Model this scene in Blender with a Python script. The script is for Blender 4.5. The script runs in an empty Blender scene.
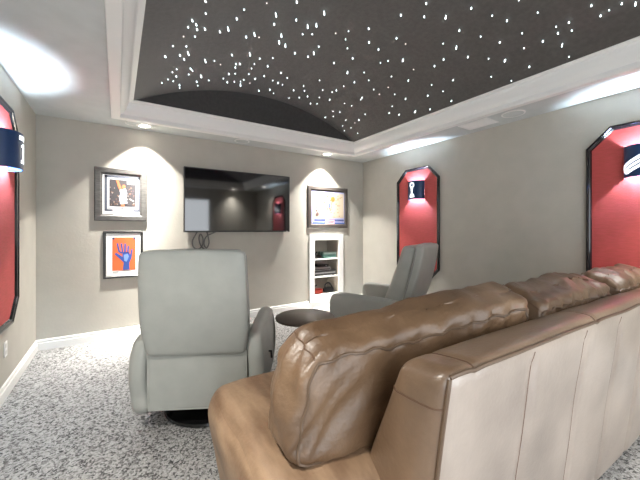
import bpy, bmesh, math, random
from mathutils import Vector, Matrix, noise
random.seed(7)
S = bpy.context.scene
COL = S.collection
PI = math.pi
V = Vector
# ---------------------------------------------------------------- room numbers (metres)
D, XL, XR, CEIL, EYE = 4.6, -0.752, 3.92, 2.596, 1.33
YR = -1.0                                   # rear wall
# ---------------------------------------------------------------- materials
MATS = {}
def nd(nt, typ, **kw):
    n = nt.nodes.new(typ)
    for k, v in kw.items():
        setattr(n, k, v)
    return n
def mat(name, col, rough=.6, metal=0., bump=0., bscale=60., col2=None, cscale=8., spec=.5, coat=0.,
        emit=None, estr=0., detail=4., stretch=None, lo=.35, hi=.65, bdist=.01, sheen=0.):
    m = bpy.data.materials.new(name); m.use_nodes = True
    nt = m.node_tree; b = nt.nodes['Principled BSDF']
    b.inputs['Base Color'].default_value = (*col, 1)
    b.inputs['Roughness'].default_value = rough
    b.inputs['Metallic'].default_value = metal
    b.inputs['Specular IOR Level'].default_value = spec
    b.inputs['Coat Weight'].default_value = coat
    b.inputs['Sheen Weight'].default_value = sheen
    tc = nd(nt, 'ShaderNodeTexCoord')
    vec = tc.outputs['Object']
    if stretch:
        mp = nd(nt, 'ShaderNodeMapping'); mp.inputs['Scale'].default_value = stretch
        nt.links.new(vec, mp.inputs['Vector']); vec = mp.outputs['Vector']
    b.inputs['Coat Roughness'].default_value = .3 if coat < .5 else .05
    n = nd(nt, 'ShaderNodeTexNoise'); n.inputs['Scale'].default_value = cscale; n.inputs['Detail'].default_value = detail
    nt.links.new(vec, n.inputs['Vector'])
    r = nd(nt, 'ShaderNodeValToRGB')
    r.color_ramp.elements[0].position = lo; r.color_ramp.elements[1].position = hi
    r.color_ramp.elements[0].color = (*col, 1); r.color_ramp.elements[1].color = (*(col2 or [min(1, c * 1.06) for c in col]), 1)
    nt.links.new(n.outputs['Fac'], r.inputs['Fac']); nt.links.new(r.outputs['Color'], b.inputs['Base Color'])
    if bump:
        n2 = nd(nt, 'ShaderNodeTexNoise'); n2.inputs['Scale'].default_value = bscale; n2.inputs['Detail'].default_value = 3
        nt.links.new(tc.outputs['Object'], n2.inputs['Vector'])
        bp = nd(nt, 'ShaderNodeBump'); bp.inputs['Strength'].default_value = bump; bp.inputs['Distance'].default_value = bdist
        nt.links.new(n2.outputs['Fac'], bp.inputs['Height']); nt.links.new(bp.outputs['Normal'], b.inputs['Normal'])
    if emit:
        b.inputs['Emission Color'].default_value = (*emit, 1); b.inputs['Emission Strength'].default_value = estr
    MATS[name] = m
    return m
WALL = mat('wall_paint', (.455, .437, .39), .8, bump=.12, bscale=38, cscale=5)
CEILM = mat('ceiling_paint', (.56, .59, .59), .85, bump=.08, bscale=50)
TRIM = mat('white_trim_paint', (.80, .80, .79), .45, col2=(.80, .80, .79))
LUN = mat('shaded_lunette_cloth', (.048, .046, .045), .8, col2=(.058, .056, .055), cscale=30, bump=.2, bscale=200)  # vault cloth in a darker tone, shade painted in so the arch reads
VAULT = mat('charcoal_vault_cloth', (.056, .051, .047), .8, col2=(.072, .066, .061), cscale=30, bump=.2, bscale=200, sheen=.3)
GREY = mat('grey_leather', (.38, .39, .362), .42, col2=(.41, .42, .39), cscale=9, bump=.12, bscale=260, bdist=.004)
GREYD = mat('grey_leather_piping', (.25, .265, .255), .5)
TAN = mat('tan_leather', (.085, .046, .023), .42, coat=.1, col2=(.20, .122, .068), cscale=4.2, detail=7, bump=.3, bscale=60, bdist=.008, lo=.3, hi=.72, spec=.6)
TANP = mat('pale_sheen_leather', (.235, .19, .158), .36, col2=(.37, .305, .255), cscale=3.5, detail=6, bump=.15, bscale=60, bdist=.008, lo=.3, hi=.7, spec=.9, coat=.35)  # paler copy of the sofa leather, whitish sheen put into the colour
TANM = mat('tan_rail_leather', (.125, .075, .043), .34, col2=(.235, .15, .092), cscale=4, detail=7, bump=.2, bscale=60, bdist=.008, lo=.3, hi=.7, spec=.8, coat=.2)
SUEDE = mat('brushed_tan_leather', (.15, .088, .05), .5, col2=(.31, .205, .125), cscale=3, detail=8, stretch=(5, 1.2, 3), bump=.2, bscale=55, lo=.35, hi=.7)
PIPE = mat('dark_piping', (.11, .07, .043), .45)
SEAM = mat('seam_thread', (.11, .06, .035), .7)
BLK = mat('black_lacquer', (.006, .006, .008), .18, coat=.5)
BLKM = mat('black_plastic', (.012, .012, .013), .4)
BLKS = mat('black_metal', (.008, .008, .009), .15, metal=.3)
RED = mat('red_cloth', (.46, .07, .06), .7, col2=(.52, .075, .075), cscale=14, stretch=(1, 1, 6), bump=.15, bscale=120)
NAVY = mat('navy_drum', (.010, .040, .125), .35, col2=(.012, .046, .14))
LOGO = mat('lit_white_logo', (.9, .93, 1), .5, emit=(.86, .94, 1), estr=.9)
BULB = mat('sconce_bulb_glow', (1, 1, 1), .5, emit=(.72, .87, 1), estr=1100)
LENS = mat('downlight_glow', (1, 1, 1), .5, emit=(1, .93, .82), estr=9)
STAR = mat('star_tip_glow', (1, 1, 1), .5, emit=(.80, .97, 1), estr=4)
STARD = mat('dim_star_tip_glow', (1, 1, 1), .5, emit=(1, .85, .78), estr=1.4)
SCREEN = mat('glossy_screen', (.006, .006, .008), .06, spec=.9, coat=1.)
WOODD = mat('dark_table_wood', (.085, .062, .048), .35, col2=(.11, .082, .064), stretch=(2, 14, 2), cscale=6)
FRAMEG = mat('weathered_grey_wood', (.045, .043, .041), .5, col2=(.09, .087, .083), stretch=(3, 3, 20), cscale=7)
FRAMEB = mat('black_frame_wood', (.012, .011, .011), .35)
FRAMEBR = mat('dark_brown_frame', (.05, .042, .038), .4, col2=(.07, .06, .055))
MATW = mat('white_mat_board', (.80, .80, .80), .7)
def flat(n, c, rough=.45): return mat(n, c, rough, col2=c)
def carpet():
    m = bpy.data.materials.new('speckled_shag_carpet'); m.use_nodes = True
    nt = m.node_tree; b = nt.nodes['Principled BSDF']
    b.inputs['Roughness'].default_value = .95; b.inputs['Specular IOR Level'].default_value = .1
    tc = nd(nt, 'ShaderNodeTexCoord')
    v = nd(nt, 'ShaderNodeTexVoronoi'); v.inputs['Scale'].default_value = 95; v.inputs['Randomness'].default_value = 1
    n0 = nd(nt, 'ShaderNodeTexNoise'); n0.inputs['Scale'].default_value = 60; n0.inputs['Detail'].default_value = 2
    mx = nd(nt, 'ShaderNodeMixRGB'); mx.inputs['Fac'].default_value = .03
    nt.links.new(tc.outputs['Object'], n0.inputs['Vector'])
    nt.links.new(tc.outputs['Object'], mx.inputs[1]); nt.links.new(n0.outputs['Color'], mx.inputs[2])
    nt.links.new(mx.outputs[0], v.inputs['Vector'])
    sep = nd(nt, 'ShaderNodeSeparateColor'); nt.links.new(v.outputs['Color'], sep.inputs[0])
    r = nd(nt, 'ShaderNodeValToRGB'); e = r.color_ramp.elements
    e[0].position = 0; e[0].color = (.07, .07, .072, 1)
    e[1].position = 1; e[1].color = (.50, .50, .495, 1)
    for p, c in ((.12, .11), (.30, .24), (.55, .40)):
        q = e.new(p); q.color = (c, c * .98, c * .96, 1)
    nt.links.new(sep.outputs[0], r.inputs['Fac']); nt.links.new(r.outputs['Color'], b.inputs['Base Color'])
    bp = nd(nt, 'ShaderNodeBump'); bp.inputs['Strength'].default_value = .7; bp.inputs['Distance'].default_value = .015
    nt.links.new(v.outputs['Distance'], bp.inputs['Height']); bp.invert = True
    nt.links.new(bp.outputs['Normal'], b.inputs['Normal'])
    return m
CARPET = carpet()
# ---------------------------------------------------------------- object helpers
def thing(name, label, cat, loc=(0, 0, 0), rz=0., group=None):
    o = bpy.data.objects.new(name, None); COL.objects.link(o)
    o.empty_display_size = .1
    o.location = loc; o.rotation_euler = (0, 0, rz)
    tag(o, label, cat, group)
    return o
def tag(o, label, cat, group=None):
    o['label'] = label; o['category'] = cat
    if group: o['group'] = group
    return o
def obj(name, bm, m, parent=None, smooth=True, local=False, loc=None):
    """link bm as ONE mesh object; bm is in world metres unless local=True (then in the root's own frame)"""
    bmesh.ops.recalc_face_normals(bm, faces=bm.faces)
    me = bpy.data.meshes.new(name)
    root = parent
    chain = []
    while root is not None:
        chain.append(root); root = root.parent
    if chain and not local:
        top = chain[-1]
        Mx = Matrix.Translation(top.location) @ Matrix.Rotation(top.rotation_euler[2], 4, 'Z')
        bm.transform(Mx.inverted())
    if loc is not None:
        bm.transform(Matrix.Translation(-V(loc)))
    bm.to_mesh(me); bm.free()
    for mm in (m if isinstance(m, (list, tuple)) else [m]): me.materials.append(mm)
    for p in me.polygons: p.use_smooth = smooth
    if smooth:
        try: me.set_sharp_from_angle(angle=math.radians(42))
        except Exception: pass
    o = bpy.data.objects.new(name, me); COL.objects.link(o)
    if loc is not None: o.location = loc
    if parent is not None: o.parent = parent
    return o
def struct(name, bm, m, parent=None, smooth=False):
    o = obj(name, bm, m, parent, smooth)
    if parent is None: o['kind'] = 'structure'
    return o
def copy_tree(o, parent=None):
    c = o.copy(); COL.objects.link(c)
    if parent is not None: c.parent = parent
    for ch in list(o.children): copy_tree(ch, c)
    return c
# ---------------------------------------------------------------- mesh helpers
def BM(): return bmesh.new()
def box(bm, x0, x1, y0, y1, z0, z1, bev=0., seg=2):
    r = bmesh.ops.create_cube(bm, size=1)
    vs = r['verts']
    for v in vs:
        v.co = V(((x0 + x1) / 2 + v.co.x * (x1 - x0), (y0 + y1) / 2 + v.co.y * (y1 - y0), (z0 + z1) / 2 + v.co.z * (z1 - z0)))
    if bev:
        es = list({e for v in vs for e in v.link_edges})
        bmesh.ops.bevel(bm, geom=es, offset=bev, segments=seg, affect='EDGES', profile=.5)
    return bm
def bx(*a, **k): return box(BM(), *a, **k)
def quad(bm, *ps):
    return bm.faces.new([bm.verts.new(p) for p in ps])
def tube(bm, pts, r, n=8, closed=False, caps=True):
    pts = [V(p) for p in pts]
    N = len(pts); rings = []
    up = None
    for i, p in enumerate(pts):
        if closed: t = (pts[(i + 1) % N] - pts[i - 1])
        else: t = pts[min(i + 1, N - 1)] - pts[max(i - 1, 0)]
        t.normalize()
        if up is None:
            up = V((0, 0, 1)) if abs(t.z) < .9 else V((1, 0, 0))
        up = (up - t * up.dot(t)).normalized()
        sd = t.cross(up)
        rr = r(i / (N - 1)) if callable(r) else r
        rings.append([bm.verts.new(p + (up * math.cos(2 * PI * k / n) + sd * math.sin(2 * PI * k / n)) * rr) for k in range(n)])
    for i in range(N if closed else N - 1):
        a, b = rings[i], rings[(i + 1) % N]
        for k in range(n): bm.faces.new((a[k], a[(k + 1) % n], b[(k + 1) % n], b[k]))
    if caps and not closed:
        bm.faces.new(rings[0]); bm.faces.new(rings[-1][::-1])
    return bm
def lathe(bm, prof, cx=0, cy=0, n=40):
    """prof: list of (r, z)"""
    rings = []
    for r, z in prof:
        if r < 1e-6: rings.append([bm.verts.new((cx, cy, z))])
        else: rings.append([bm.verts.new((cx + r * math.cos(2 * PI * k / n), cy + r * math.sin(2 * PI * k / n), z)) for k in range(n)])
    for a, b in zip(rings, rings[1:]):
        for k in range(n):
            k2 = (k + 1) % n
            if len(a) == 1 and len(b) == 1: continue
            if len(a) == 1: bm.faces.new((a[0], b[k2], b[k]))
            elif len(b) == 1: bm.faces.new((a[k], a[k2], b[0]))
            else: bm.faces.new((a[k], a[k2], b[k2], b[k]))
    return bm
def prism(bm, poly, f0, f1):
    """poly 2-D, f0/f1 map 2-D to 3-D for the two faces"""
    a = [bm.verts.new(f0(*p)) for p in poly]; b = [bm.verts.new(f1(*p)) for p in poly]
    bm.faces.new(a); bm.faces.new(b[::-1])
    for i in range(len(poly)):
        j = (i + 1) % len(poly)
        bm.faces.new((a[i], b[i], b[j], a[j]))
    return bm
def spline(pts, n=8, closed=False):
    out = []; N = len(pts); P = [V(p) for p in pts]
    rng = range(N if closed else N - 1)
    for i in rng:
        if closed: p0, p1, p2, p3 = P[i - 1], P[i], P[(i + 1) % N], P[(i + 2) % N]
        else: p0, p1, p2, p3 = P[max(i - 1, 0)], P[i], P[i + 1], P[min(i + 2, N - 1)]
        for k in range(n):
            t = k / n
            out.append(.5 * ((2 * p1) + (p2 - p0) * t + (2 * p0 - 5 * p1 + 4 * p2 - p3) * t * t + (3 * p1 - p0 - 3 * p2 + p3) * t ** 3))
    if not closed: out.append(P[-1])
    return out
def circ(cx, cz, r, n=20, a0=0, a1=2 * PI, ry=None):
    return [(cx + r * math.cos(a0 + (a1 - a0) * k / n), cz + (ry or r) * math.sin(a0 + (a1 - a0) * k / n)) for k in range(n)]
class Hexa:
    """a stuffed box: eight corners, rounded edges, bulging faces, wrinkles"""
    def __init__(s, C, r=(.15, .15, .15), puff=(.1, .1, .1), wr=0., wf=5., extra=None):
        s.C = [V(c) for c in C]      # order: index = i + 2*j + 4*k  (x, y, z)
        s.r, s.puff, s.wr, s.wf, s.extra = r, puff, wr, wf, extra
    def __call__(s, q):
        q = list(q); d = [0, 0, 0]; inner = [0, 0, 0]
        for a in range(3):
            lim = 1 - s.r[a]
            inner[a] = max(-lim, min(lim, q[a])); d[a] = (q[a] - inner[a]) / s.r[a] if s.r[a] else 0
        L = math.sqrt(sum(x * x for x in d))
        p = [inner[a] + (d[a] / L * s.r[a] if L > 1e-9 else 0) for a in range(3)]
        for a in range(3):
            b, c = (a + 1) % 3, (a + 2) % 3
            w = max(0, 1 - q[b] ** 2) * max(0, 1 - q[c] ** 2)
            pf = s.puff[a]
            if isinstance(pf, tuple): pf = pf[1] if p[a] > 0 else pf[0]
            p[a] *= 1 + pf * w
        u, v, w = [(x + 1) / 2 for x in p]
        C = s.C
        P = ((C[0] * (1 - u) + C[1] * u) * (1 - v) + (C[2] * (1 - u) + C[3] * u) * v) * (1 - w) + \
            ((C[4] * (1 - u) + C[5] * u) * (1 - v) + (C[6] * (1 - u) + C[7] * u) * v) * w
        if s.wr:
            P = P + V(noise.noise_vector(P * s.wf)) * s.wr + V(noise.noise_vector(P * s.wf * 2.3)) * s.wr * .4
        if s.extra: P = s.extra(P, q)
        return P
    def mesh(s, bm, n=(20, 20, 20), rear=0):
        def par(N): return [math.sin(PI / 2 * (2 * i / N - 1)) if N > 2 else 2 * i / N - 1 for i in range(N + 1)]
        T = [par(N) for N in n]
        cache = {}
        def vert(q):
            k = tuple(round(x, 5) for x in q)
            if k not in cache: cache[k] = bm.verts.new(s(q))
            return cache[k]
        for a in range(3):
            b, c = (a + 1) % 3, (a + 2) % 3
            for sg in (-1, 1):
                for i in range(len(T[b]) - 1):
                    for j in range(len(T[c]) - 1):
                        f = []
                        for (ii, jj) in ((i, j), (i + 1, j), (i + 1, j + 1), (i, j + 1)):
                            q = [0, 0, 0]; q[a] = sg; q[b] = T[b][ii]; q[c] = T[c][jj]
                            f.append(vert(q))
                        fc = bm.faces.new(f if sg > 0 else f[::-1])
                        if a == 1 and sg < 0: fc.material_index = rear
        return bm
    def path(s, qa, qb, n=30):
        qa, qb = V(qa), V(qb)
        return [s(qa.lerp(qb, i / n)) for i in range(n + 1)]
def corners(x0, x1, yb, zb, yt, zt):
    """bottom y-pair yb, top y-pair yt"""
    return [(x0, yb[0], zb), (x1, yb[0], zb), (x0, yb[1], zb), (x1, yb[1], zb),
            (x0, yt[0], zt), (x1, yt[0], zt), (x0, yt[1], zt), (x1, yt[1], zt)]
def scale_to(x, z, y):          # a point measured on the back wall, moved forward to y
    k = y / D
    return x * k, EYE + (z - EYE) * k
# ================================================================ ROOM
T = .12
NX0, NX1, NZ0, NZ1 = 2.831, 3.340, .20, 1.148      # niche opening
# tray
TO = (-.055, 3.42, -.55, 4.215)      # outer x0,x1,y0,y1 at the ceiling
TI = (.15, 3.24, -.35, 4.035)        # inner, where the vault springs
b = bx(XL - T, XR + T, YR - T, D + .42, -.12, 0)
struct('floor', b, CARPET)
b = BM()
Y1 = D + .42
box(b, XL - T, NX0, D, Y1, 0, CEIL + .02); box(b, NX1, XR + T, D, Y1, 0, CEIL + .02)
box(b, NX0, NX1, D, Y1, 0, NZ0); box(b, NX0, NX1, D, Y1, NZ1, CEIL + .02); box(b, NX0, NX1, D + .36, Y1, NZ0, NZ1)
struct('wall_back', b, WALL)
struct('wall_left', bx(XL - T, XL, YR - T, D, 0, CEIL + .02), WALL)
struct('wall_right', bx(XR, XR + T, YR - T, D, 0, CEIL + .02), WALL)
b = BM()                                            # rear wall; its opening is made extra wide to let more light in
box(b, 2.40, XR, YR - T, YR, 0, CEIL + .02); box(b, XL, 2.40, YR - T, YR, 2.25, CEIL + .02)
struct('wall_rear', b, WALL)
b = BM()
x0, x1, y0, y1 = TO
zt = CEIL + .02
box(b, XL, x0, YR, D, CEIL, zt + .05); box(b, x1, XR, YR, D, CEIL, zt + .05)
box(b, x0, x1, YR, y0, CEIL, zt + .05); box(b, x0, x1, y1, D, CEIL, zt + .05)
struct('ceiling', b, CEILM)
# crown moulding around the tray, one swept profile
prof = [(-.02, .0), (-.02, -.022), (0, -.026), (.38, -.026), (.42, -.014), (.43, .018), (.50, .028), (.55, .034), (.62, .048), (.69, .070), (.74, .096), (.77, .118), (.80, .124), (.81, .142), (1.0, .152), (1.0, .165)]
b = BM(); rings = []
for f, dz in prof:
    X0 = TO[0] + (TI[0] - TO[0]) * f; X1 = TO[1] + (TI[1] - TO[1]) * f
    Y0 = TO[2] + (TI[2] - TO[2]) * f; Y1_ = TO[3] + (TI[3] - TO[3]) * f
    rings.append([b.verts.new(p) for p in ((X0, Y0, CEIL + dz), (X1, Y0, CEIL + dz), (X1, Y1_, CEIL + dz), (X0, Y1_, CEIL + dz))])
for a, c in zip(rings, rings[1:]):
    for k in range(4): b.faces.new((a[k], a[(k + 1) % 4], c[(k + 1) % 4], c[k]))
struct('trim_1', b, TRIM)
# barrel vault + the two end walls of the tray
CX, SPR, RISE = 1.70, 2.75, .40
HS = 1.555
RAD = (HS ** 2 + RISE ** 2) / (2 * RISE); ZC = SPR + RISE - RAD
def vz(x): return ZC + math.sqrt(RAD ** 2 - (x - CX) ** 2)
b = BM(); xs = [CX - HS + 2 * HS * i / 48 for i in range(49)]
for a, c in zip(xs, xs[1:]):
    quad(b, (a, TI[2], vz(a)), (c, TI[2], vz(c)), (c, TI[3] + .02, vz(c)), (a, TI[3] + .02, vz(a)))
    for yy in (TI[2], TI[3] + .02):
        quad(b, (a, yy, SPR - .002), (c, yy, SPR - .002), (c, yy, vz(c)), (a, yy, vz(a))).material_index = 1
bmesh.ops.remove_doubles(b, verts=b.verts, dist=1e-4)
o = struct('ceiling_vault', b, [VAULT, LUN])
so = o.modifiers.new('thick', 'SOLIDIFY'); so.thickness = .05; so.offset = 1
# baseboards
def base_profile(sx): return [(0, 0), (.018, 0), (.018, .078), (.007, .084), (.007, .092), (.014, .097), (.014, .108), (.008, .115), (0, .115)]
def baseboard(name, p0, p1, nrm):
    b = BM(); p0, p1, n = V(p0), V(p1), V(nrm)
    prism(b, base_profile(1), lambda d, z: p0 + n * d + V((0, 0, z)), lambda d, z: p1 + n * d + V((0, 0, z)))
    struct(name, b, TRIM)
baseboard('baseboard_back', (XL, D, 0), (XR, D, 0), (0, -1, 0))
baseboard('baseboard_left', (XL, YR, 0), (XL, D - .016, 0), (1, 0, 0))
baseboard('baseboard_right', (XR, YR, 0), (XR, D - .016, 0), (-1, 0, 0))
# ================================================================ CEILING FIXTURES
def downlight(x, y, label, group=None, power=34, lit=True, hot=0.):
    t = thing('recessed_downlight', label, 'ceiling light', (x, y, CEIL), 0, group)
    b = lathe(BM(), [(.062, -.001), (.066, -.006), (.085, -.006), (.092, -.001), (.092, 0)], x, y, 32)
    b2 = BM(); bmesh.ops.transform(b, matrix=Matrix.Translation((0, 0, CEIL)), verts=b.verts)
    obj('trim_ring', b, TRIM, t)
    b = lathe(BM(), [(0, CEIL - .003), (.062, CEIL - .003), (.063, CEIL - .001)], x, y, 28)
    obj('lens', b, LENS if lit else TRIM, t)
    if lit:
        l = bpy.data.lights.new('downlight_beam', 'SPOT'); l.energy = power; l.color = (1, .955, .88)
        l.spot_size = math.radians(91); l.spot_blend = .16; l.shadow_soft_size = .03
        l.use_nodes = True; nt = l.node_tree; em = nt.nodes['Emission']       # narrow photometric beam
        tc = nd(nt, 'ShaderNodeTexCoord'); sx_ = nd(nt, 'ShaderNodeSeparateXYZ'); ab = nd(nt, 'ShaderNodeMath', operation='ABSOLUTE'); pw = nd(nt, 'ShaderNodeMath', operation='POWER')
        nt.links.new(tc.outputs['Normal'], sx_.inputs[0]); nt.links.new(sx_.outputs['Z'], ab.inputs[0]); nt.links.new(ab.outputs[0], pw.inputs[0])
        pw.inputs[1].default_value = 6.0
        p2 = nd(nt, 'ShaderNodeMath', operation='POWER'); p2.inputs[1].default_value = 60.0; nt.links.new(ab.outputs[0], p2.inputs[0])   # lamp's hot centre
        ma = nd(nt, 'ShaderNodeMath', operation='MULTIPLY_ADD'); ma.inputs[1].default_value = hot
        nt.links.new(p2.outputs[0], ma.inputs[0]); nt.links.new(pw.outputs[0], ma.inputs[2]); nt.links.new(ma.outputs[0], em.inputs['Strength'])
        lo = bpy.data.objects.new('downlight_beam', l); COL.objects.link(lo); lo.location = (x, y, CEIL - .012)
    return t
PB = 360
downlight(.275, 4.395, 'lit recessed ceiling light above the framed player photo left of the television', power=PB, hot=2.2)
downlight(2.97, 4.395, 'lit recessed ceiling light above the framed picture right of the television', power=PB, hot=2.2)
for x, y, p in ((-.42, -.72, 30), (1.15, -.76, 40), (3.1, -.80, 200), (-.42, 1.0, 210), (3.66, .30, 120)):  # unseen cans added as room fill; the right rear one is inferred from reflections
    downlight(x, y, 'unseen recessed ceiling light, one of a set mostly added for fill light', 'unseen downlights mostly added for fill', power=p)
def speaker(x, y, r, label):
    t = thing('ceiling_speaker', label, 'ceiling speaker', (x, y, CEIL))
    obj('bezel', lathe(BM(), [(r * .86, CEIL - .006), (r * .9, CEIL - .009), (r, CEIL - .006), (r, CEIL)], x, y, 36), TRIM, t)
    obj('grille', lathe(BM(), [(0, CEIL - .005), (r * .86, CEIL - .005), (r * .87, CEIL)], x, y, 36), CEILM, t)
speaker(.16, 4.37, .085, 'round flush ceiling speaker in the corner beside the lit downlight above the player photo')
speaker(1.50, 4.40, .105, 'round flush ceiling speaker above the television')
speaker(3.635, 1.76, .115, 'large round ceiling speaker on the right side behind the vent')
t = thing('air_vent', 'white rectangular ceiling air vent beside the round speaker', 'vent', (3.62, 2.14, CEIL))
vx0, vx1, vy0, vy1 = 3.50, 3.76, 1.98, 2.34
b = BM(); w = .025
box(b, vx0, vx1, vy0, vy0 + w, CEIL - .008, CEIL); box(b, vx0, vx1, vy1 - w, vy1, CEIL - .008, CEIL)
box(b, vx0, vx0 + w, vy0 + w, vy1 - w, CEIL - .008, CEIL); box(b, vx1 - w, vx1, vy0 + w, vy1 - w, CEIL - .008, CEIL)
obj('vent_frame', b, TRIM, t, False)
GR = flat('vent_shadow_grey', (.16, .16, .16))
obj('backing', bx(vx0 + w, vx1 - w, vy0 + w, vy1 - w, CEIL - .002, CEIL), GR, t, False)
for i in range(9):
    xx = vx0 + w + .012 + i * (vx1 - vx0 - 2 * w - .024) / 8
    b = BM()
    prism(b, [(xx - .009, -.003), (xx + .004, -.010), (xx + .007, -.009), (xx - .006, -.002)],
          lambda a, z: V((a, vy0 + w, CEIL + z)), lambda a, z: V((a, vy1 - w, CEIL + z)))
    obj('slat', b, TRIM, t, False)
# fibre-optic stars
STARS = [(0.55,2.43,1),(0.47,2.51,1),(0.51,2.57,1),(0.53,2.64,1),(0.59,2.64,1),(0.46,2.61,1),(0.54,2.76,1),(0.45,2.75,0),(0.39,2.89,1),(0.5,2.92,1),(0.53,3.03,1),(0.47,3.07,1),(0.52,3.16,1),(0.35,3.06,1),(0.51,2.27,1),(0.82,2.36,1),(0.8,2.48,1),(0.77,2.62,1),(0.72,2.68,1),(1.02,2.67,1),(0.97,2.74,1),(1.09,2.73,0),(1.11,3.03,1),(0.95,3.09,1),(1.25,3.11,1),(1.37,3.05,1),(1.08,2.35,1),(1.13,2.49,1),(1.26,2.62,1),(1.29,2.73,1),(1.37,2.76,1),(0.96,2.25,0),(1.17,2.16,1),(1.44,2.18,1),(1.28,2.37,1),(1.41,2.4,1),(1.47,2.35,1),(1.44,2.54,1),(1.52,2.5,1),(1.68,2.64,1),(1.69,2.75,1),(1.68,2.85,1),(1.53,2.86,1),(1.7,2.38,0),(1.78,2.29,1),(1.83,2.4,1),(1.93,2.5,1),(2.07,2.59,1),(1.9,2.15,1),(2.03,2.29,1),(2.06,1.65,1),(2.0,1.86,1),(2.16,1.75,1),(2.28,1.63,1),(2.18,2.08,1),(2.52,1.83,1),(2.17,2.31,1),(2.44,2.24,1),(2.68,1.94,1),(2.3,2.08,0),(2.35,1.45,1),(2.52,1.38,1),(2.63,1.32,1),(2.48,1.64,1),(2.65,1.55,1),(2.81,1.29,1),(2.79,1.46,1),(2.62,1.76,1),(2.95,1.34,1),(2.78,1.75,1),(2.9,1.62,1),(2.98,1.51,1),(2.7,1.13,1),(2.85,0.85,1),(2.96,0.83,1),(2.95,0.78,1),(2.9,1.0,1),(2.89,1.08,1),(2.95,1.09,1),(2.98,1.01,1),(2.96,1.2,1),(3.06,1.1,1),(3.19,1.1,1),(0.72,3.21,1),(0.49,3.38,1),(0.46,3.44,1),(0.51,3.55,1),(0.44,3.61,1),(0.5,3.68,1),(0.39,3.68,1),(0.58,3.81,1),(0.6,3.91,1),(0.63,3.54,1),(0.62,3.39,1),(0.65,3.45,1),(0.76,3.58,1),(0.75,3.75,1),(0.79,3.88,1),(0.88,3.73,1),(0.82,3.24,1),(0.9,3.32,0),(1.05,3.28,1),(1.07,3.36,1),(1.09,3.27,1),(1.05,3.53,1),(1.12,3.52,1),(1.03,3.67,1),(1.1,3.76,1),(1.18,3.74,1),(1.25,3.72,1),(1.27,3.79,1),(1.27,3.66,1),(1.37,3.73,0),(1.25,3.35,1),(1.24,3.24,1),(1.39,3.23,1),(1.27,3.49,1),(1.38,3.58,1),(1.45,3.47,1),(1.59,3.54,1),(1.67,3.56,1),(1.74,3.58,1),(1.59,3.31,1),(1.71,3.39,1),(1.55,3.89,1),(1.66,3.79,1),(1.75,3.87,1),(1.98,3.87,1),(1.97,2.79,1),(2.18,2.82,1),(2.32,2.7,1),(2.45,2.77,1),(2.36,2.92,1),(2.33,3.09,1),(2.05,3.2,1),(2.2,3.36,1),(2.31,3.31,1),(2.32,3.23,1),(1.97,3.45,1),(2.04,3.55,1),(1.92,3.62,1),(2.08,3.76,1),(2.14,3.64,1),(2.27,3.78,1),(2.34,3.72,1),(2.27,3.55,1),(2.39,3.48,1),(2.57,3.39,1),(2.66,3.35,1),(2.64,3.14,1),(2.62,3.09,1),(2.33,2.45,1),(2.36,2.37,1),(2.62,2.26,0),(2.7,2.06,1),(2.56,2.52,1),(2.71,2.41,1),(2.9,2.25,1),(3.03,2.2,1),(3.0,2.38,1),(2.92,2.64,1),(2.8,2.7,1),(2.7,2.86,0),(2.67,2.68,0),(2.6,2.85,1),(2.94,2.88,1),(3.18,2.49,1),(2.99,1.52,1),(3.09,1.7,1),(3.21,1.57,1),(2.95,2.02,1),(3.18,2.2,1),(3.14,1.38,1),(2.59,3.69,1),(2.66,3.62,1),(2.67,3.8,1),(2.62,3.93,1),(2.83,3.7,1),(2.9,3.87,1),(2.99,3.95,1),(2.99,3.78,1),(2.94,3.63,0),(2.92,3.51,1),(2.88,3.33,1),(3.12,3.78,1),(3.01,3.0,1),(3.09,2.9,1),(3.13,2.67,1),(2.52,1.18,1),(2.98,0.65,1),(2.94,0.71,1)]
def star_mesh(m, ln, r):
    b = lathe(BM(), [(0, -ln), (r * .7, -ln + r * .5), (r, -ln + r * 1.4), (r * .55, -ln * .35), (r * .3, .004)], 0, 0, 8)
    me = bpy.data.meshes.new('star_light'); b.to_mesh(me); b.free(); me.materials.append(m)
    return me
rs = random.Random(3)
SM = [star_mesh(STAR, l, r) for l, r in ((.012, .0038), (.020, .0044), (.036, .0044))]
SD = star_mesh(STARD, .010, .0045)
for x, y, br in STARS:
    k = rs.random()
    if y < 3.1 and x < 1.7: k += .25
    o = bpy.data.objects.new('star_light', SD if not br else SM[0 if k < .55 else (1 if k < .95 else 2)])
    COL.objects.link(o); o.location = (x, y, vz(x))
    o.rotation_euler = (0, math.atan2(x - CX, math.sqrt(RAD ** 2 - (x - CX) ** 2)), 0)
    tag(o, 'tiny glowing fibre optic star point on the dark vaulted ceiling', 'star light', 'fibre optic stars on the vault')
# ================================================================ BACK WALL
def plate(bm, poly, y0, y1):
    return prism(bm, poly, lambda x, z: V((x, y0, z)), lambda x, z: V((x, y1, z)))
def rect(x0, x1, z0, z1): return [(x0, z0), (x1, z0), (x1, z1), (x0, z1)]
def pic_frame(bm, x0, x1, z0, z1, w, yb, yf, lip=.01):
    """mitred moulding frame"""
    pr = [(0, yb), (0, yf + lip), (w * .12, yf), (w * .7, yf), (w * .85, yf + lip * .8), (w, yf + lip * 1.2), (w, yb)]
    rings = []
    for o_, y in pr:
        rings.append([bm.verts.new(p) for p in ((x0 + o_, y, z0 + o_), (x1 - o_, y, z0 + o_), (x1 - o_, y, z1 - o_), (x0 + o_, y, z1 - o_))])
    for a, c in zip(rings, rings[1:] + rings[:1]):
        for k in range(4): bm.faces.new((a[k], a[(k + 1) % 4], c[(k + 1) % 4], c[k]))
    return bm
def sc(poly, y): return [scale_to(x, z, y) for x, z in poly]
def px(P, ox, oz, k): return [(ox + u * k, oz - v * k) for u, v in P]
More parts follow.
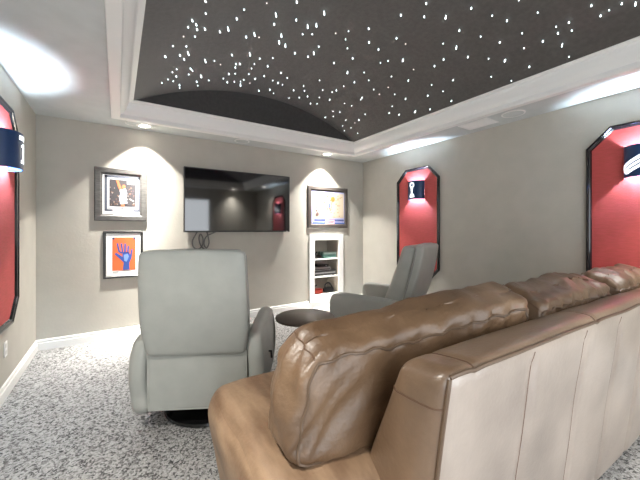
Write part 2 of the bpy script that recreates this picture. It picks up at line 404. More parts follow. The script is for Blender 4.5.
GL = None
# --- picture 1: player photo, weathered grey frame
t = thing('framed_photograph', 'framed action photo of a player in a wide weathered grey frame, left of the television', 'framed picture', (.045, D, 1.76))
X0, X1, Z0, Z1 = -.232, .320, 1.437, 2.083
YF = D - .022
obj('frame', pic_frame(BM(), *(lambda a, c: (a[0], c[0], a[1], c[1]))(scale_to(X0, Z0, YF), scale_to(X1, Z1, YF)), .082, D - .001, YF), FRAMEG, t, False)
k = .001455
def P1(pts): return sc([(X0 + (u - 30) * k * 1.02, Z1 - (v - 45) * k * 1.16) for u, v in pts], D - .010)
def layer(nm, polys, col, par, P, lay, rough=.5):
    b = BM()
    for pl in polys: plate(b, P(pl), D - .010 - lay * .0012, D - .0095 - (lay - 1) * .0012)
    return obj(nm, b, flat(nm + '_tint', col, rough), par, False)
def R(u0, u1, v0, v1): return [(u0, v0), (u1, v0), (u1, v1), (u0, v1)]
b = BM(); plate(b, P1(R(70, 372, 75, 385)), D - .010, D - .002); obj('mat_board', b, MATW, t, False)
layer('mat_line', [R(98, 116, 100, 350), R(335, 352, 100, 350), R(98, 352, 100, 116), R(98, 155, 345, 358), R(298, 352, 345, 358)], (.09, .10, .13), t, P1, 1)
layer('mat_inset', [R(120, 328, 118, 335)], (.78, .80, .84), t, P1, 2)
ph = layer('photo', [R(132, 318, 128, 322)], (.055, .05, .055), t, P1, 3)
rp = random.Random(5)
crowd = [[], [], []]
for i in range(70):
    u, v = rp.uniform(136, 308), rp.uniform(180, 314); s = rp.uniform(3, 8)
    crowd[i % 3].append([(u + s * math.cos(a), v + s * math.sin(a)) for a in (0, 1.2, 2.5, 3.8, 5.1)])
for i, (cc, c) in enumerate(zip(crowd, ((.20, .12, .09), (.34, .30, .27), (.09, .07, .08)))):
    o = layer('crowd_speckle', cc, c, ph, P1, 4)
def blob(u, v, a, b_, n=18, rot=0):
    return [(u + a * math.cos(2 * PI * k / n) * math.cos(rot) - b_ * math.sin(2 * PI * k / n) * math.sin(rot),
             v + a * math.cos(2 * PI * k / n) * math.sin(rot) + b_ * math.sin(2 * PI * k / n) * math.cos(rot)) for k in range(n)]
layer('player_arm', [[(176, 128), (192, 126), (212, 180), (222, 205), (206, 212), (190, 180)], blob(232, 178, 13, 15), [(215, 290), (232, 290), (238, 322), (212, 322)]], (.55, .16, .07), ph, P1, 5)
layer('player_jersey', [[(204, 200), (246, 190), (256, 225), (250, 262), (258, 300), (206, 305), (200, 262), (206, 232)]], (.55, .56, .64), ph, P1, 6)
layer('jersey_trim', [[(206, 215), (246, 212), (248, 240), (208, 244)]], (.28, .42, .72), ph, P1, 7)
layer('caption', [R(255, 318, 128, 158)], (.42, .48, .5), ph, P1, 4)
layer('plaque', [R(160, 290, 345, 384)], (.70, .69, .66), t, P1, 3)
# --- picture 2: orange poster with a blue hand
t = thing('framed_poster', 'black framed orange poster of a raised blue hand below the grey framed photo', 'framed picture', (.066, D, 1.02))
X0, X1, Z0, Z1 = -.144, .277, .735, 1.313
YF = D - .016
obj('frame', pic_frame(BM(), *(lambda a, c: (a[0], c[0], a[1], c[1]))(scale_to(X0, Z0, YF), scale_to(X1, Z1, YF)), .03, D - .001, YF, .005), FRAMEB, t, False)
KX, KZ = (X1 - X0) / 136, (Z1 - Z0) / 162
def P2(pts): return sc([(X0 + (u - 82) * KX, Z1 - (v - 277) * KZ) for u, v in pts], D - .010)
b = BM(); plate(b, P2(R(88, 212, 283, 434)), D - .010, D - .002); obj('mat_board', b, MATW, t, False)
po = layer('poster', [R(112, 191, 299, 413)], (.80, .13, .035), t, P2, 1)
layer('poster_corner', [R(112, 120, 299, 306), R(183, 191, 299, 306)], (.05, .06, .12), po, P2, 2)
layer('caption', [R(114, 132, 416, 421)], (.5, .5, .5), t, P2, 1)
layer('hand', [[(147, 412), (150, 386), (137, 373), (120, 357), (124, 351), (138, 360), (146, 366), (145, 350), (168, 350), (172, 360), (176, 340), (181, 341), (177, 372), (169, 388), (170, 412)],
               [(126, 320), (131, 319), (137, 345), (146, 352), (142, 356), (132, 348)],
               [(139, 320), (145, 320), (149, 352), (144, 353)], [(152, 321), (158, 321), (158, 352), (151, 352)],
               [(163, 329), (169, 330), (167, 356), (161, 354)]], (.035, .075, .30), po, P2, 2)
layer('hand_highlight', [[(150, 360), (164, 356), (168, 366), (160, 384), (152, 380)]], (.16, .27, .62), po, P2, 3)
# --- picture 3
t = thing('framed_photograph', 'dark framed bright photo of a player with an orange ball, right of the television', 'framed picture', (3.138, D, 1.72))
X0, X1, Z0, Z1 = 2.712, 3.564, 1.358, 2.082
YF = D - .022
obj('frame', pic_frame(BM(), *(lambda a, c: (a[0], c[0], a[1], c[1]))(scale_to(X0, Z0, YF), scale_to(X1, Z1, YF)), .078, D - .001, YF), FRAMEBR, t, False)
KX, KZ = (X1 - X0) / 343, (Z1 - Z0) / 375
def P3(pts): return sc([(X0 + (u - 72) * KX, Z1 - (v - 50) * KZ) for u, v in pts], D - .010)
b = BM(); plate(b, P3(R(95, 395, 75, 405)), D - .010, D - .002)
obj('mat_board', b, flat('lavender_mat', (.36, .36, .56)), t, False)
ph = layer('photo', [R(126, 374, 108, 332)], (.47, .40, .31), t, P3, 1)
rp = random.Random(9)
layer('court_speckle', [blob(rp.uniform(260, 365), rp.uniform(130, 325), rp.uniform(4, 10), rp.uniform(3, 7)) for _ in range(26)], (.36, .27, .17), ph, P3, 2)
layer('snapshot', [R(132, 186, 112, 160)], (.82, .78, .74), ph, P3, 2)
layer('snapshot_figure', [blob(158, 128, 14, 9), blob(140, 270, 7, 12), blob(150, 300, 10, 18), blob(138, 305, 6, 14)], (.10, .06, .06), ph, P3, 3)
layer('snapshot_outline', [[(134, 240), (150, 228), (172, 238), (168, 243), (150, 234), (138, 246)]], (.12, .14, .16), ph, P3, 3)
layer('player_body', [blob(232, 140, 9, 12), [(195, 200), (222, 165), (226, 170), (203, 210)], [(244, 170), (272, 160), (274, 168), (248, 184)], [(222, 268), (232, 232), (238, 236), (230, 272)], [(250, 270), (244, 236), (252, 232), (262, 266)]], (.28, .13, .08), ph, P3, 2)
layer('player_jersey', [[(218, 158), (246, 158), (250, 200), (252, 235), (244, 240), (222, 238), (216, 200)], [(224, 150), (240, 150), (242, 158), (222, 158)]], (.80, .82, .88), ph, P3, 3)
layer('jersey_stripe', [[(234, 190), (250, 195), (256, 236), (240, 240)]], (.10, .14, .42), ph, P3, 4)
layer('ball', [blob(278, 160, 17, 24)], (.45, .15, .03), ph, P3, 3)
layer('title_band', [R(122, 376, 345, 362)], (.06, .08, .22), t, P3, 1)
layer('lower_band', [R(110, 384, 374, 396)], (.05, .11, .36), t, P3, 1)
layer('plaque', [R(214, 292, 350, 390)], (.80, .45, .50), t, P3, 2)
layer('plaque_line', [R(222, 284, 360, 365), R(228, 278, 374, 378)], (.55, .12, .16), t, P3, 3)
# --- television
t = thing('television', 'large black wall mounted flat screen television on the back wall', 'television', (1.52, D, 1.73))
YF = D - .065
ax, az = scale_to(.761, 1.294, YF); cx_, cz = scale_to(2.362, 2.190, YF)
obj('housing', bx(ax, cx_, YF + .002, YF + .045, az, cz, bev=.004), BLKM, t)
b = BM()
w = .012
box(b, ax, cx_, YF - .004, YF + .01, cz - w, cz); box(b, ax, cx_, YF - .004, YF + .01, az, az + w * 1.7)
box(b, ax, ax + w, YF - .004, YF + .01, az + w * 1.7, cz - w); box(b, cx_ - w, cx_, YF - .004, YF + .01, az + w * 1.7, cz - w)
obj('bezel', b, BLKM, t, False)
obj('screen', bx(ax + w, cx_ - w, YF - .001, YF + .006, az + w * 1.7, cz - w), SCREEN, t, False)
obj('badge', bx(cx_ - .06, cx_ - .035, YF - .0055, YF - .003, az + .006, az + .014), flat('badge_silver', (.6, .6, .6)), t, False)
obj('wall_mount', bx(1.2, 1.85, YF + .044, D, 1.52, 1.95), BLKM, t, False)
# cables dangling below it
def cable(pts, label):
    b = tube(BM(), spline(pts, 8), .009, 6)
    m = CAB
    obj('power_cable', b, m, t)['label'] = label
CAB = flat('grey_cable', (.12, .12, .12)); 
def bw(u, v, y=D - .02):
    f, yaw, v0 = 315.77, .57069, 229.6
    s_, c_ = math.sin(yaw), math.cos(yaw); a = (u - 320) / f
    d = V((s_ + a * c_, c_ - a * s_, (v0 - v) / f)) * (y / (c_ - a * s_))
    return V((d.x, y, d.z + EYE))
cable([bw(199, 229), bw(196, 234), bw(192.5, 241), bw(193.5, 247), bw(198, 249), bw(202, 246), bw(203, 239), bw(200.5, 234), bw(199, 239), bw(201, 246), bw(205, 249.5)], 'grey cable looping below the television, left and longest loop')
cable([bw(206, 229, D - .03), bw(208, 236, D - .03), bw(209, 243, D - .03), bw(206.5, 248, D - .03), bw(204, 244, D - .03), bw(206, 237, D - .03), bw(212, 233.5, D - .03), bw(218, 231, D - .03), bw(224, 229, D - .03)], 'grey cable hanging below the television, right one with its end running along the screen edge')
# --- niche with shelves
t = thing('niche_shelf', 'white framed shelf niche built into the back wall under the right picture', 'shelf unit', (3.09, D, .06))
b = BM()
FX0, FX1, FZ0, FZ1 = 2.732, 3.440, .085, 1.252
for a in ((FX0, NX0, FZ0, FZ1), (NX1, FX1, FZ0, FZ1), (NX0, NX1, FZ0, NZ0), (NX0, NX1, NZ1, FZ1)):
    box(b, a[0], a[1], D - .024, D, a[2], a[3])
obj('frame', b, TRIM, t, False)
NICH = mat('niche_paint', (.50, .46, .40), .7)
b = BM()
box(b, NX0, NX0 + .006, D, D + .355, NZ0, NZ1); box(b, NX1 - .006, NX1, D, D + .355, NZ0, NZ1)
box(b, NX0, NX1, D + .35, D + .36, NZ0, NZ1)
obj('lining', b, NICH, t, False)
SZ = [.823, .517, NZ0]
for z in SZ[:2]: obj('shelf', bx(NX0 + .006, NX1 - .006, D - .005, D + .35, z - .022, z, bev=.002), TRIM, t)
obj('shelf', bx(NX0 + .006, NX1 - .006, D - .005, D + .35, NZ0, NZ0 + .008), TRIM, t)
z = SZ[0]
g = thing('teal_box', 'pale teal flat box on the top shelf of the niche', 'box', (3.19, D + .12, z))
obj('body', bx(3.05, 3.32, D + .03, D + .22, z, z + .075, bev=.006), flat('teal_card', (.10, .24, .21)), g)
obj('lid', bx(3.045, 3.325, D + .025, D + .225, z + .075, z + .11, bev=.006), flat('teal_card_light', (.26, .40, .36)), g)
g = thing('black_gadget', 'small black gadget on the top shelf of the niche left of the teal box', 'gadget', (2.95, D + .10, z))
b = Hexa(corners(2.885, 3.02, (D + .05, D + .15), z, (D + .06, D + .14), z + .06), (.4, .4, .5), (.1, .1, .2)).mesh(BM(), (8, 8, 8)); obj('body', b, BLKM, g)
b = tube(BM(), [(2.90, D + .08, z + .05), (2.915, D + .08, z + .10), (2.945, D + .08, z + .115)], .012, 8); tube(b, [(2.99, D + .1, z + .05), (3.0, D + .1, z + .12)], .01, 8); obj('grip', b, BLKM, g)
z = SZ[1]
SIL = mat('silver_case', (.42, .42, .43), .3, metal=.7); DKG = flat('dark_grey_case', (.045, .045, .05), .35)
g = thing('media_player', 'dark grey media box lying on the middle niche shelf, under the silver box', 'media player', (3.08, D + .15, z))
obj('case', bx(2.85, 3.31, D + .02, D + .30, z + .012, z + .10, bev=.004), DKG, g)
obj('front_strip', bx(2.87, 3.29, D + .014, D + .021, z + .045, z + .065), SIL, g, False)
for xx in (2.88, 3.26): obj('foot', bx(xx, xx + .03, D + .05, D + .08, z, z + .012), BLKM, g, False)
g = thing('media_player', 'silver flat media box stacked on the dark grey one on the middle niche shelf', 'media player', (3.05, D + .15, z + .10))
obj('case', bx(2.85, 3.20, D + .03, D + .28, z + .10, z + .155, bev=.004), SIL, g)
obj('front_strip', bx(2.87, 3.18, D + .024, D + .031, z + .112, z + .125), BLKM, g, False)
g = thing('cable_box', 'small black box on top of the silver box on the middle niche shelf', 'media box', (3.1, D + .15, z + .155))
obj('case', bx(2.95, 3.27 - .1, D + .05, D + .24, z + .155, z + .20, bev=.004), BLKM, g)
obj('front_light', bx(3.10, 3.13, D + .046, D + .051, z + .17, z + .18), SIL, g, False)
z = NZ0 + .008
g = thing('red_gadget', 'red gadget on the bottom shelf of the niche', 'gadget', (2.95, D + .1, z))
b = Hexa(corners(2.87, 3.05, (D + .04, D + .17), z, (D + .06, D + .15), z + .085), (.4, .4, .5), (.1, .1, .15)).mesh(BM(), (8, 8, 8)); obj('body', b, flat('red_plastic', (.45, .05, .03), .35), g)
b = tube(BM(), [(2.89, D + .09, z + .06), (2.90, D + .09, z + .13), (2.94, D + .09, z + .15)], .012, 8); obj('grip', b, BLKM, g)
g = thing('black_gadget', 'black gadget with raised arms on the bottom niche shelf right of the red one', 'gadget', (3.19, D + .1, z))
b = Hexa(corners(3.10, 3.29, (D + .05, D + .16), z, (D + .07, D + .14), z + .09), (.4, .4, .5), (.1, .1, .15)).mesh(BM(), (8, 8, 8)); obj('body', b, BLKM, g)
b = tube(BM(), spline([(3.11, D + .09, z + .05), (3.12, D + .09, z + .14), (3.19, D + .09, z + .17), (3.25, D + .09, z + .12), (3.29, D + .09, z + .03)], 6), .014, 8); obj('arm', b, BLKM, g)
# ================================================================ RED WALL PANELS + SCONCES
def wall_panel(side, yc, hw, z0, z1, plabel, slabel, logo):
    sx = 1 if side == 'L' else -1                     # inward normal in x
    wx = XL if side == 'L' else XR
    cut = .18
    def W(d, y, z): return V((wx + sx * d, y, z))
    def octo(i):
        a, c = hw - i, cut - i * .414
        return [(yc - a, z0 + i + c), (yc - a + c, z0 + i), (yc + a - c, z0 + i), (yc + a, z0 + i + c), (yc + a, z1 - i - c), (yc + a - c, z1 - i), (yc - a + c, z1 - i), (yc - a, z1 - i - c)]
    t = thing('wall_panel', plabel, 'wall panel', (wx, yc, (z0 + z1) / 2))
    b = BM(); rings = []
    for i, d in ((0, .001), (0, .028), (.006, .036), (.018, .038), (.024, .03), (.034, .026), (.042, .012), (.042, .001)):
        rings.append([b.verts.new(W(d, y, z)) for y, z in octo(i)])
    for a, c in zip(rings, rings[1:] + rings[:1]):
        for k in range(8): b.faces.new((a[k], a[(k + 1) % 8], c[(k + 1) % 8], c[k]))
    obj('frame', b, BLK, t, False)
    b = BM(); prism(b, octo(.04), lambda y, z: W(.0015, y, z), lambda y, z: W(.012, y, z)); obj('cloth_panel', b, RED, t, False)
    # sconce
    zc = 1.935; hh = .140; dx, dy = .118, .145
    s = thing('wall_sconce', slabel, 'wall light', (wx, yc, zc - hh))
    b = BM(); n = 28
    def ring(k, rx, ry, z): return W(.013 + rx * math.sin(PI * k / n), yc - ry * math.cos(PI * k / n), z)
    th = .004
    A = [[b.verts.new(ring(k, dx, dy, zc + q * hh)) for k in range(n + 1)] for q in (-1, 1)]
    Bq = [[b.verts.new(ring(k, dx - th, dy - th, zc + q * hh)) for k in range(n + 1)] for q in (-1, 1)]
    for k in range(n):
        b.faces.new((A[0][k], A[0][k + 1], A[1][k + 1], A[1][k])); b.faces.new((Bq[0][k], Bq[1][k], Bq[1][k + 1], Bq[0][k + 1]))
        for q in (0, 1): b.faces.new((A[q][k], Bq[q][k], Bq[q][k + 1], A[q][k + 1]))
    for k in (0, n): b.faces.new((A[0][k], A[1][k], Bq[1][k], Bq[0][k]))
    obj('drum_shade', b, NAVY, s)
    b = BM()
    c = W(.055, yc, zc)
    bmesh.ops.create_uvsphere(b, u_segments=16, v_segments=10, radius=.03, matrix=Matrix.Translation(c)); obj('bulb', b, BULB, s)
    b = tube(BM(), [W(.012, yc, zc - .04), W(.05, yc, zc - .04), W(.055, yc, zc - .028)], .008, 8); obj('lamp_holder', b, BLKM, s)
    # logo plates follow the curve: polygons in (arc metres, z)
    Rr_ = (dx + dy) / 2
    def onc(a, z, off):                                # a: +right as seen from the room
        th_ = PI / 2 + (a / Rr_) * (1 if side == 'L' else -1) * 1
        th_ = max(.02, min(PI - .02, th_))
        return W(.013 + (dx + off) * math.sin(th_), yc - (dy + off) * math.cos(th_), zc + z)
    for nm, polys, m in logo:
        b = BM(); off = .0022 if m is LOGO else .0036
        for pl in polys: # subdivide along arc by slicing the polygon's long runs
            a0, a1 = min(p[0] for p in pl), max(p[0] for p in pl)
            ns = max(1, math.ceil((a1 - a0) / .012)); A_ = [a0 + (a1 - a0) * i / ns for i in range(ns + 1)]
            def span(a):
                zs = []
                for i in range(len(pl)):
                    p, q = pl[i], pl[(i + 1) % len(pl)]
                    if min(p[0], q[0]) - 1e-9 <= a <= max(p[0], q[0]) + 1e-9:
                        if abs(p[0] - q[0]) < 1e-9: zs += [p[1], q[1]]
                        else: zs.append(p[1] + (q[1] - p[1]) * (a - p[0]) / (q[0] - p[0]))
                return min(zs), max(zs)
            sp = [span(min(max(a, a0 + 1e-6), a1 - 1e-6)) for a in A_]
            R1 = [[b.verts.new(onc(a, z, o_)) for z in s2] for o_ in (off, -.0005) for a, s2 in zip(A_, sp)]
            F, K = R1[:ns + 1], R1[ns + 1:]
            for i in range(ns):
                b.faces.new((F[i][0], F[i + 1][0], F[i + 1][1], F[i][1])); b.faces.new((K[i][0], K[i][1], K[i + 1][1], K[i + 1][0]))
                b.faces.new((F[i][1], F[i + 1][1], K[i + 1][1], K[i][1])); b.faces.new((F[i][0], K[i][0], K[i + 1][0], F[i + 1][0]))
            for i in (0, ns): b.faces.new((F[i][0], F[i][1], K[i][1], K[i][0]))
        obj(nm, b, m, s, False)
one = [[(-.006, -.07), (.026, -.07), (.026, .06), (-.006, .06)], [(-.034, -.092), (.052, -.092), (.052, -.068), (-.034, -.068)], [(-.03, .03), (-.005, .035), (-.005, .06), (-.03, .045)]]
smal = [[(-.055 + .03 * i, .085), (-.033 + .03 * i, .085), (-.033 + .03 * i, .118), (-.055 + .03 * i, .118)] for i in range(4)]
LOGO_L = [('logo_numeral', one, LOGO), ('logo_small_lettering', smal, LOGO)]
ringp = circ(0, .068, .036, 16) ; 
def annulus(c, z, r0, r1, n=16):
    out = []
    for k in range(n):
        a0, a1 = 2 * PI * k / n, 2 * PI * (k + 1) / n
        out.append([(c + r1 * math.cos(a0), z + r1 * math.sin(a0)), (c + r1 * math.cos(a1), z + r1 * math.sin(a1)), (c + r0 * math.cos(a1), z + r0 * math.sin(a1)), (c + r0 * math.cos(a0), z + r0 * math.sin(a0))])
    return out
LOGO_A = [('logo_ring', annulus(0, .075, .02, .042), LOGO),
          ('logo_stem', [[(-.018, .036), (.018, .036), (.014, -.055), (-.014, -.055)], [(-.014, -.05), (.014, -.05), (.03, -.07), (.042, -.11), (-.042, -.11), (-.03, -.07)]], LOGO)]
def rotp(P, an, c=(0, 0)): return [(c[0] + x * math.cos(an) - y * math.sin(an), c[1] + x * math.sin(an) + y * math.cos(an)) for x, y in P]
slug = rotp([(-.165, -.028), (-.145, -.046), (.145, -.046), (.165, -.02), (.165, .02), (.145, .046), (-.145, .046), (-.165, .028)], math.radians(30))
l1 = rotp([(-.15, .008), (.13, .008), (.13, .019), (-.15, .019)], math.radians(30)); l2 = rotp([(-.12, -.024), (.13, -.024), (.13, -.013), (-.12, -.013)], math.radians(30))
LOGO_B = [('logo_badge', [slug], LOGO), ('logo_stripe', [l1, l2], NAVY)]
wall_panel('L', 3.335, .395, .56, 2.315, 'tall octagonal red wall panel with black moulding on the left wall', 'navy drum wall sconce with a lit white numeral one on the left wall panel', LOGO_L)
wall_panel('R', 3.305, .405, .56, 2.285, 'tall octagonal red wall panel with black moulding behind the right grey recliner', 'navy drum wall sconce with a white ring and stem emblem above the right recliner', LOGO_A)
wall_panel('R', .785, .42, .56, 2.300, 'octagonal deep red wall panel with black moulding at the far right behind the sofa', 'navy drum wall sconce with a slanted white striped emblem on the far right panel', LOGO_B)
# outlet
t = thing('wall_outlet', 'white electrical outlet plate low on the left wall', 'outlet', (XL, 3.47, .38))
obj('plate', bx(XL, XL + .006, 3.432, 3.508, .318, .438, bev=.002), TRIM, t)
for z in (.352, .404): obj('socket', bx(XL + .005, XL + .0075, 3.453, 3.487, z - .016, z + .016, bev=.001), flat('socket_ivory', (.6, .59, .56)), t)
# ================================================================ RECLINERS (built in their own frame, facing +y)
def puck(bm, prof, x0, x1, r, seg=5, bulge=.012):
    """profile in (y,z) extruded from x0 to x1 with rounded rims"""
    P = [V((p[0], p[1])) for p in prof]; N = len(P)
    area = sum(P[i].x * P[(i + 1) % N].y - P[(i + 1) % N].x * P[i].y for i in range(N))
    if area < 0: P = P[::-1]
    nr = []
    for i in range(N):
        t = (P[(i + 1) % N] - P[i - 1]).normalized(); nr.append(V((-t.y, t.x)))
    layers = []
    for s_ in (-1, 1):
        rng = range(seg + 1) if s_ < 0 else range(seg, -1, -1)
        for k in rng:
            a = PI / 2 * k / seg
            ins = r * (1 - math.sin(a)); dx = r * (1 - math.cos(a))
            x = x0 + dx if s_ < 0 else x1 - dx
            layers.append((x, ins))
    # k=0 rim face inset fully, k=seg: full outline r in from the face
    rings = []
    for x, ins in layers:
        rings.append([bm.verts.new((x, P[i].x + nr[i].x * ins, P[i].y + nr[i].y * ins)) for i in range(N)])
    for a, c in zip(rings, rings[1:]):
        for k in range(N): bm.faces.new((a[k], a[(k + 1) % N], c[(k + 1) % N], c[k]))
    bm.faces.new(rings[0]); bm.faces.new(rings[-1][::-1])
    return bm
def make_recliner(label):
    t = thing('recliner_chair', label, 'armchair', (0, 0, 0))
    b = lathe(BM(), [(0, .0), (.305, .0), (.318, .01), (.312, .024), (.28, .034), (.08, .044), (.06, .06), (.055, .13), (0, .13)], 0, .02, 40)
    obj('swivel_base', b, BLKS, t, local=True)
    H = Hexa(corners(-.322, .322, (-.315, -.16), .14, (-.32, -.2), .53), (.05, .25, .06), (.0, (.12, 0), .0), wr=.003, wf=7)
    lp = obj('lower_back_panel', H.mesh(BM(), (24, 10, 18)), GREY, t, local=True)
    b = BM()
    for qa, qb in (((-1, -1, -.96), (-1, -1, .96)), ((1, -1, -.96), (1, -1, .96)), ((-.97, -1, .97), (.97, -1, .97)), ((-.97, -1, -.97), (.97, -1, -.97))):
        tube(b, H.path(qa, qb, 24), .0055, 6)
    obj('piping', b, GREY, lp, local=True)
    H = Hexa(corners(-.32, .32, (-.2, .40), .15, (-.2, .40), .36), (.05, .1, .1), (.0, .0, .0))
    obj('seat_box', H.mesh(BM(), (12, 12, 8)), GREY, t, local=True)
    H = Hexa(corners(-.325, .325, (-.14, .50), .34, (-.17, .49), .475), (.08, .16, .5), (.0, .03, .25), wr=.004)
    obj('seat_cushion', H.mesh(BM(), (20, 20, 10)), GREY, t, local=True)
    H = Hexa(corners(-.33, .33, (.40, .47), .15, (.42, .50), .35), (.08, .4, .1), (.0, .1, .0), wr=.003)
    obj('footrest', H.mesh(BM(), (16, 8, 10)), GREY, t, local=True)
    pr = spline([(-.285, .115), (-.33, .26), (-.345, .40), (-.335, .53), (-.29, .615), (-.12, .635), (.1, .642), (.3, .648), (.42, .63), (.465, .56), (.46, .36), (.43, .17), (.40, .12), (.1, .105)], 5, True)
    for x0, x1 in ((-.430, -.32), (.32, .430)):
        b = puck(BM(), pr, x0, x1, .045); sg = 1 if x0 > 0 else -1
        for v_ in b.verts:
            v_.co.x += sg * (.055 * (v_.co.y + .35) + .03 * (math.sin(PI * max(0, min(1, (v_.co.z - .08) / .56))) - .75))
        ar = obj('armrest', b, GREY, t, local=True)
        if x0 > 0:
            b = tube(BM(), [(.44, -.03, .40), (.465, -.03, .40), (.468, .0, .34)], .008, 8); obj('recline_lever', b, BLKM, ar, local=True)
    # back shell: narrow at the top, widest in the middle
    def shell(P, q):
        k = (P.z - .48) / .7
        w = 1 + .035 * math.sin(PI * max(0, min(1, k))) - .02 * k - (.06 * ((max(0, 1 - k) - .6) / .4) ** 2 if k < .4 else 0)
        return V((P.x * w, P.y + .10 * k * k - .035 * k, P.z))
    H = Hexa([(x, y, z) for z, ys in ((.505, (-.345, -.24)), (1.195, (-.515, -.42))) for y in ys for x in (-.328, .328)], (.17, .42, .085), ((.0), (.18, 0), .03), extra=shell, wr=.002)
    bs = obj('back_shell', H.mesh(BM(), (30, 12, 30)), GREY, t, local=True)
    b = tube(BM(), [p + V((0, -.0005, 0)) for p in H.path((-.99, -.93, -.03), (.99, -.93, -.03), 30)], .0022, 5)
    b.free()
    b = BM()
    for s_ in (-1, 1): tube(b, H.path((s_, .55, -.9), (s_, .55, .9), 24), .004, 6)
    tube(b, H.path((-.9, .55, 1), (.9, .55, 1), 24), .004, 6)
    obj('piping', b, GREYD, bs, local=True)
    H = Hexa([(x, y, z) for z, ys in ((.46, (-.245, -.02)), (1.17, (-.415, -.27))) for y in ys for x in (-.305, .305)], (.12, .5, .12), (.03, (0, .2), .0), extra=lambda P, q: V((P.x * (1 - .03 * (P.z - .48) / .7), P.y + .07 * ((P.z - .48) / .7) ** 2 - .02, P.z)), wr=.004)
    obj('back_cushion', H.mesh(BM(), (20, 14, 24)), GREY, t, local=True)
    return t
ra = make_recliner('grey leather swivel recliner seen from behind, in front of the television')
rb = copy_tree(ra)
ra.location = (.592, 2.478, 0); ra.rotation_euler = (0, 0, -math.radians(27.2))
rb.location = (2.555, 2.615, 0); rb.rotation_euler = (0, 0, math.radians(24.5))
for ch in rb.children:                       # the far chair is reclined a little more
    if ch.name.startswith(('back_shell', 'back_cushion')):
        pv = V((0, -.25, .47)); ch.matrix_local = Matrix.Translation(pv) @ Matrix.Rotation(math.radians(6), 4, 'X') @ Matrix.Translation(-pv)
rb['label'] = 'grey leather recliner beyond the sofa by the right wall, turned side on'
# ================================================================ SIDE TABLE
t = thing('side_table', 'small round dark side table between the two grey recliners', 'table', (1.42, 2.46, 0))
obj('table_top', lathe(BM(), [(0, .525), (.24, .525), (.262, .532), (.265, .548), (.255, .556), (0, .556)], 1.42, 2.46, 48), WOODD, t)
obj('pedestal', lathe(BM(), [(.03, .03), (.028, .2), (.03, .45), (.05, .51), (.12, .526)], 1.42, 2.46, 24), BLKM, t)
obj('foot_plate', lathe(BM(), [(0, 0), (.2, 0), (.2, .015), (.06, .025), (.03, .04), (0, .04)], 1.42, 2.46, 40), BLKM, t)
# ================================================================ SOFA
SX0, SX1 = .72, 3.46
TILT = math.tan(math.radians(1.15))
t = thing('leather_sofa', 'large tan leather sofa with loose back cushions seen from behind in the right foreground', 'sofa', (2.08, 1.05, 0))
def ty(x, y): return y - (x - SX0) * TILT
seams = [1.172, 1.592, 1.985, 2.39, 2.80, 3.18]
def back_extra(P, q):
    y = P.y
    if q[1] < 0 and P.z < .93:                       # channels on the outside back
        g = sum(math.exp(-((P.x - s_) / .022) ** 2) for s_ in seams)
        y += .011 * g * min(1, (.93 - P.z) / .05)
    z = P.z
    if q[2] > 0:
        for s_ in (.845, 1.70, 2.6): z -= .006 * math.exp(-((P.x - s_) / .015) ** 2)
    n_ = noise.noise_vector(V((P.x * 3, P.y * 3, P.z * 3))) * .008
    return V((P.x + n_.x * .5, ty(P.x, y) + n_.y, z + n_.z * .6))
HB = Hexa([(SX0, .605, .045), (SX1, .605, .045), (SX0, 1.06, .045), (SX1, 1.06, .045),
           (SX0, .503, .957), (SX1, .503, .957), (SX0, .685, .94), (SX1, .685, .94)], (.04, .42, .10), (.015, (.0, .0), .05), extra=back_extra)
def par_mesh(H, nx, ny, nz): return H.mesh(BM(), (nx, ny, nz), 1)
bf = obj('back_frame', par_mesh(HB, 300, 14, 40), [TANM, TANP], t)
b = BM()
for qa, qb, n_ in (((-.998, -1, 1), (.998, -1, 1), 120), ((-1, -1, -.98), (-1, -1, .98), 40), ((1, -1, -.98), (1, -1, .98), 40)):
    tube(b, [p + V((0, -.003, .0)) for p in HB.path(qa, qb, n_)], .0065, 8)
obj('piping', b, PIPE, bf)
for s_ in seams:
    q = (s_ - SX0) / (SX1 - SX0) * 2 - 1
    obj('seam', tube(BM(), [p + V((0, .0012, 0)) for p in HB.path((q, -1, -.96), (q, -1, .93), 40)], .0032, 6), SEAM, bf)
for s_ in (.845, 1.70, 2.6):
    q = (s_ - SX0) / (SX1 - SX0) * 2 - 1
    obj('seam', tube(BM(), HB.path((q, -.98, 1), (q, .95, 1), 24), .0028, 6), SEAM, bf)
obj('seam', tube(BM(), HB.path((-1, -.98, .76), (-1, .98, .78), 20), .003, 6), SEAM, bf)
for x in (SX0 + .1, SX1 - .14):
    for y in (.64, 1.5): obj('foot', bx(x, x + .05, ty(x, y), ty(x, y) + .05, 0, .055), FRAMEB, t, False)
# base, arms, seats
b = Hexa([(SX0, ty(SX0, .76), .05), (SX1, ty(SX1, .76), .05), (SX0, 1.52, .05), (SX1, 1.46, .05), (SX0, ty(SX0, .76), .30), (SX1, ty(SX1, .76), .30), (SX0, 1.52, .30), (SX1, 1.46, .30)], (.03, .05, .1), (0, .02, 0)).mesh(BM(), (30, 10, 8))
obj('seat_base', b, SUEDE, t)
def arm(x0, x1, dy):
    H = Hexa([(x0 + .12, .66 + dy, .04), (x1, .66 + dy, .04), (x0 + .08, 1.56 + dy, .04), (x1, 1.56 + dy, .04),
              (x0, .70 + dy, .565), (x1, .70 + dy, .565), (x0, 1.60 + dy, .60), (x1, 1.60 + dy, .60)], (.45, .28, .42), ((.10, .05), (.02, .09), (0, .05)), wr=.012, wf=4)
    return H.mesh(BM(), (24, 36, 24))
obj('armrest', arm(.335, .80, 0), SUEDE, t); obj('armrest', arm(3.38, 3.82, -.05), SUEDE, t)
n = 3; w = (SX1 - .08 - SX0 - .06) / n
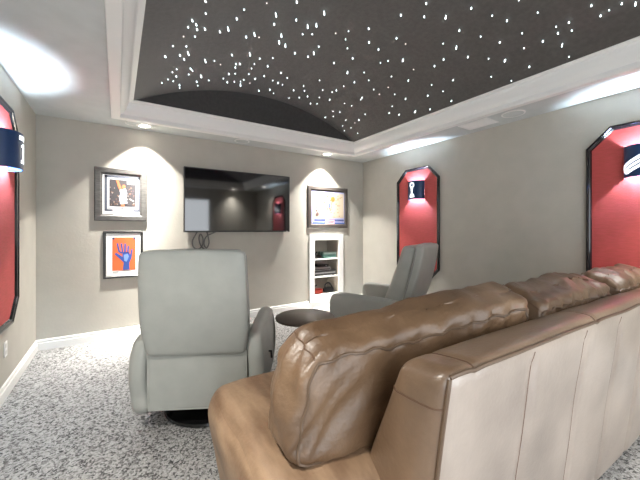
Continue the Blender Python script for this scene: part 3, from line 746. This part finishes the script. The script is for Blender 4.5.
for i in range(n):
    xa = SX0 + .06 + i * w
    H = Hexa(corners(xa, xa + w - .008, (.86, 1.56), .30, (.86, 1.55), .48), (.07, .2, .5), (.0, .04, .3), wr=.006)
    obj('seat_cushion', H.mesh(BM(), (18, 18, 10)), TAN, t)
def cushion(C, wr, seed, puff, r=(.16, .32, .36)):
    def ex(P, q):
        # gathers along the piping of the rear top edge and the ends
        g = math.sin(P.x * 62 + 3 * math.sin(P.z * 9 + seed)) * math.exp(-((1 - q[2]) / .35)) * (1 if q[1] < 0 else .3)
        e = math.sin(P.z * 55 + 2.5 * math.sin(P.y * 8 + seed)) * math.exp(-((1 + q[0]) / .25))
        l = noise.noise_vector(P * 3.1 + V((seed, 0, 0))) * .02
        m_ = abs(noise.noise(V((P.x * 9 + seed, P.y * 9, P.z * 5)))) * .016
        fold = abs(noise.noise(V(((P.x - P.z * .9) * 13 + seed, (P.x + P.z) * 2.5, P.y * 3)))) * .032   # slanting creases
        fend = abs(noise.noise(V((P.z * 4 + seed, P.y * 17 - P.z * 5, 2)))) * .022
        return P + V((l.x + .004 * e + (fend if q[0] < -.5 else 0), l.y + .006 * g + (fold if q[1] < 0 else -fold * .5), l.z - m_ + .003 * g - fold * .5 * max(0, q[2])))
    H = Hexa(C, r, puff, wr, 6, extra=ex)
    c = obj('back_cushion', H.mesh(BM(), (56, 30, 34)), TAN, t)
    b = BM()
    for qs in ([(-1, -1, -1), (-1, -1, 1)], [(-1, -1, 1), (1, -1, 1)], [(1, -1, -1), (1, -1, 1)], [(-1, -1, -1), (1, -1, -1)], [(-1, 1, -1), (-1, 1, 1)], [(-1, 1, 1), (1, 1, 1)]):
        tube(b, H.path(qs[0], qs[1], 44), .0055, 7)
    obj('piping', b, PIPE, c)
    obj('seam', tube(BM(), H.path((-.985, -.8, 1), (-.985, .8, 1), 20), .0025, 6), SEAM, c)
    return H
cushion([(.425, .855, .565), (1.45, .78, .50), (.47, 1.11, .60), (1.48, 1.06, .48),
         (.515, .845, .905), (1.51, .615, 1.045), (.505, 1.04, .975), (1.56, .83, 1.115)], .006, 1.3, ((.09, .02), (.0, .22), (.0, .10)))
cushion([(1.56, .75, .49), (2.42, .74, .49), (1.56, 1.06, .48), (2.42, 1.06, .48),
         (1.59, .625, .985), (2.46, .60, .995), (1.63, .87, 1.075), (2.45, .85, 1.075)], .006, 4.1, (.03, (.0, .16), (.0, .10)))
cushion([(2.50, .74, .49), (3.36, .72, .49), (2.50, 1.04, .48), (3.36, 1.04, .48),
         (2.52, .59, 1.0), (3.40, .58, 1.0), (2.52, .83, 1.08), (3.38, .83, 1.08)], .006, 7.7, (.03, (.0, .16), (.0, .10)))
# ================================================================ CAMERA, WORLD, OUTPUT LOOK
cam = bpy.data.cameras.new('camera'); co = bpy.data.objects.new('camera', cam); COL.objects.link(co)
cam.sensor_width = 36; cam.lens = 315.77 / 640 * 36; cam.shift_y = -10.4 / 640; cam.clip_start = .02
co.location = (0, 0, EYE); co.rotation_euler = (PI / 2, 0, -.57069)
S.camera = co
w = bpy.data.worlds.new('hall_daylight'); S.world = w; w.use_nodes = True
w.node_tree.nodes['Background'].inputs[0].default_value = (.90, .95, 1, 1); w.node_tree.nodes['Background'].inputs[1].default_value = 1.9
S.view_settings.view_transform = 'Standard'; S.view_settings.look = 'None'; S.view_settings.gamma = 1
S.view_settings.use_curve_mapping = False; S.view_settings.exposure = 1.12
